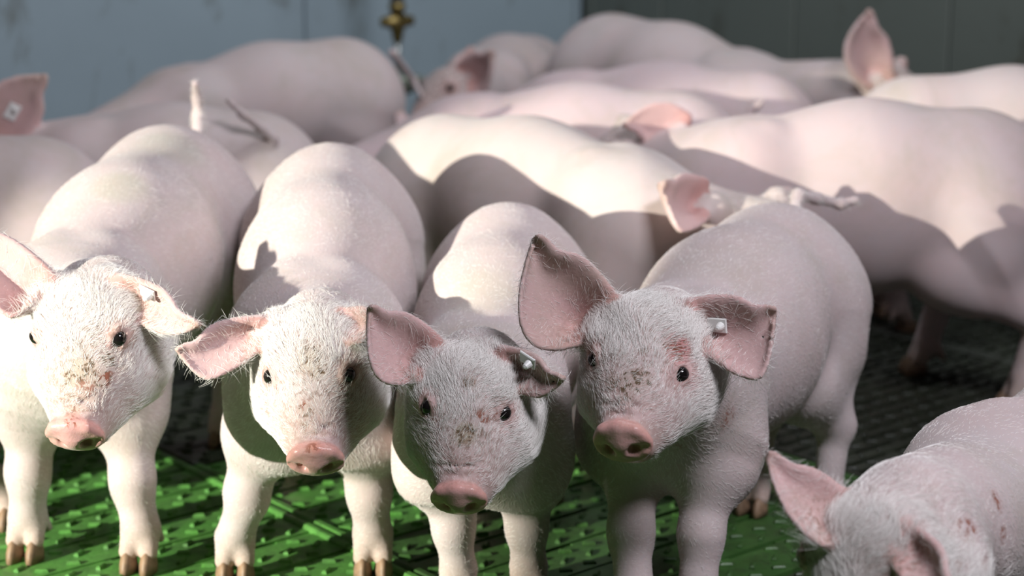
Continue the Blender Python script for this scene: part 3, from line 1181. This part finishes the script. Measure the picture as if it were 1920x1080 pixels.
# 10: long pig in the middle back
build_pig('pig in the middle distance pointing left with a short tail at its right end',
          (.29, 3.12), (-.06, 3.14), .445, dict(nose=(-.42, 3.08, .11), yaw=-80, pitch=58),
          s=1.0, h=FAR, seed=10, hw=.9, tail=(at(1400, 222, 3.2), [at(1412, 205, 3.2), at(1430, 190, 3.2)]), tint=(0, -.03, -.01))
# 11: behind it
build_pig('pig behind the middle distance one, its pink rump rising over it',
          (.47, 3.44), (.13, 3.50), .45, dict(nose=(-.24, 3.50, .11), yaw=-85, pitch=58),
          s=1.0, h=FAR, seed=11, hw=.9, tint=(0, -.03, -.01))
# 12: along the right wall
build_pig('pig standing along the grey green wall at the back with one big ear raised',
          (.24, 4.22), (.50, 3.90), .505, dict(nose=at(1735, 300, 3.58), yaw=42, pitch=40),
          s=1.10, h=FAR, seed=12, sh_top=.44,
          ears=[dict(side=-1, base=(1665, 150), tip=(1630, 24, -.02), lobe=(1590, 115, -.04), cup=.3, base_w=.6), dict(side=1, rise=-.05, spread=.04)])
# 13, 14: far right
build_pig('pale pig at the far right below the wall seen over the sideways pig',
          (.74, 3.20), (1.10, 3.25), .465, dict(nose=(1.42, 3.2, .25), yaw=85, pitch=30),
          h=FAR, seed=13, hw=.95)
build_pig('pig at the far right of which only a strip of greyish back shows',
          (1.02, 2.96), (1.36, 2.93), .445, dict(nose=(1.62, 2.8, .25), yaw=85, pitch=30),
          h=FAR, seed=14, hw=.8)
# 15: left edge
build_pig('pig at the left edge behind the front row with its rounded rump to the right',
          (-.74, 2.66), (-1.08, 2.64), .43, dict(nose=(-1.4, 2.5, .25), yaw=-85, pitch=30),
          h=FAR, seed=15, hw=.9)
# 17: dark leg at left edge; hips lowered off frame to block lamp light
build_pig('pig cut off by the left edge of the picture beside the leftmost front pig',
          (-.84, 2.37), (-.86, 2.03), .27, dict(nose=(-1.02, 1.74, .24), yaw=-15, pitch=40),
          h=FAR, seed=17, hw=.85, sh_top=.41, feet=dict(fl=gp(-2, 985), hl=(-.74, 2.28), hr=(-.96, 2.28)))
# 18: pink ear in the back
build_pig('pig by the corner of the pen of which a pink ear shows',
          (.04, 4.64), (-.06, 4.34), .42, dict(nose=at(770, 240, 4.0), yaw=-50, pitch=25),
          h=FAR, seed=18, s=.95,
          ears=[dict(side=-1, base=(905, 160), tip=(882, 92, -.02), lobe=(845, 150, -.05), cup=.25, base_w=.8), dict(side=1)])


# ------------------------------------------------------------------ drinker pipe on the back wall
def drinker():
    p = at(745, 40, 4.42)
    x0, y0 = p[0], p[1]
    root = bpy.data.objects.new('drinker', None)
    root.location = (x0, y0, 0)
    COL.objects.link(root)
    tag(root, 'hanging drinker pipe with a brass cross fitting and a bowl against the blue grey wall', 'drinker')
    zt = p[2]
    Z = lambda z: np.array([x0, y0, z])
    m = MB(); m.tube([Z(1.3), Z(zt + .03)], [.017, .017], 16)
    m.build('pipe', M_PVC, root, Z(zt + .03), True)
    m = MB()
    m.tube([Z(zt + .045), Z(zt + .03), Z(zt + .028), Z(zt - .03), Z(zt - .032), Z(zt - .05)], [.021, .022, .017, .017, .014, .012], 12)
    m.tube([Z(zt) - AX * .045, Z(zt) - AX * .028, Z(zt) - AX * .026, Z(zt) + AX * .026, Z(zt) + AX * .028, Z(zt) + AX * .045], [.013, .014, .017, .017, .014, .013], 12)
    m.build('cross_fitting', M_BRASS, root, Z(zt), True)['label'] = 'tarnished brass cross fitting'
    m = MB(); m.tube([Z(zt - .05), Z(zt - .155)], [.008, .008], 12)
    m.build('lower_pipe', M_STEEL, root, Z(zt - .05), True)
    m = MB()
    zb = zt - .155
    rr = [(.0, .03), (.006, .045), (.02, .055), (.022, .060), (.020, .058)]
    m.tube([Z(zb - .03), Z(zb - .02), Z(zb), Z(zb + .012), Z(zb + .016)], [.02, .042, .058, .064, .066], 24)
    m.build('bowl', M_BOWL, root, Z(zb), True)


drinker()
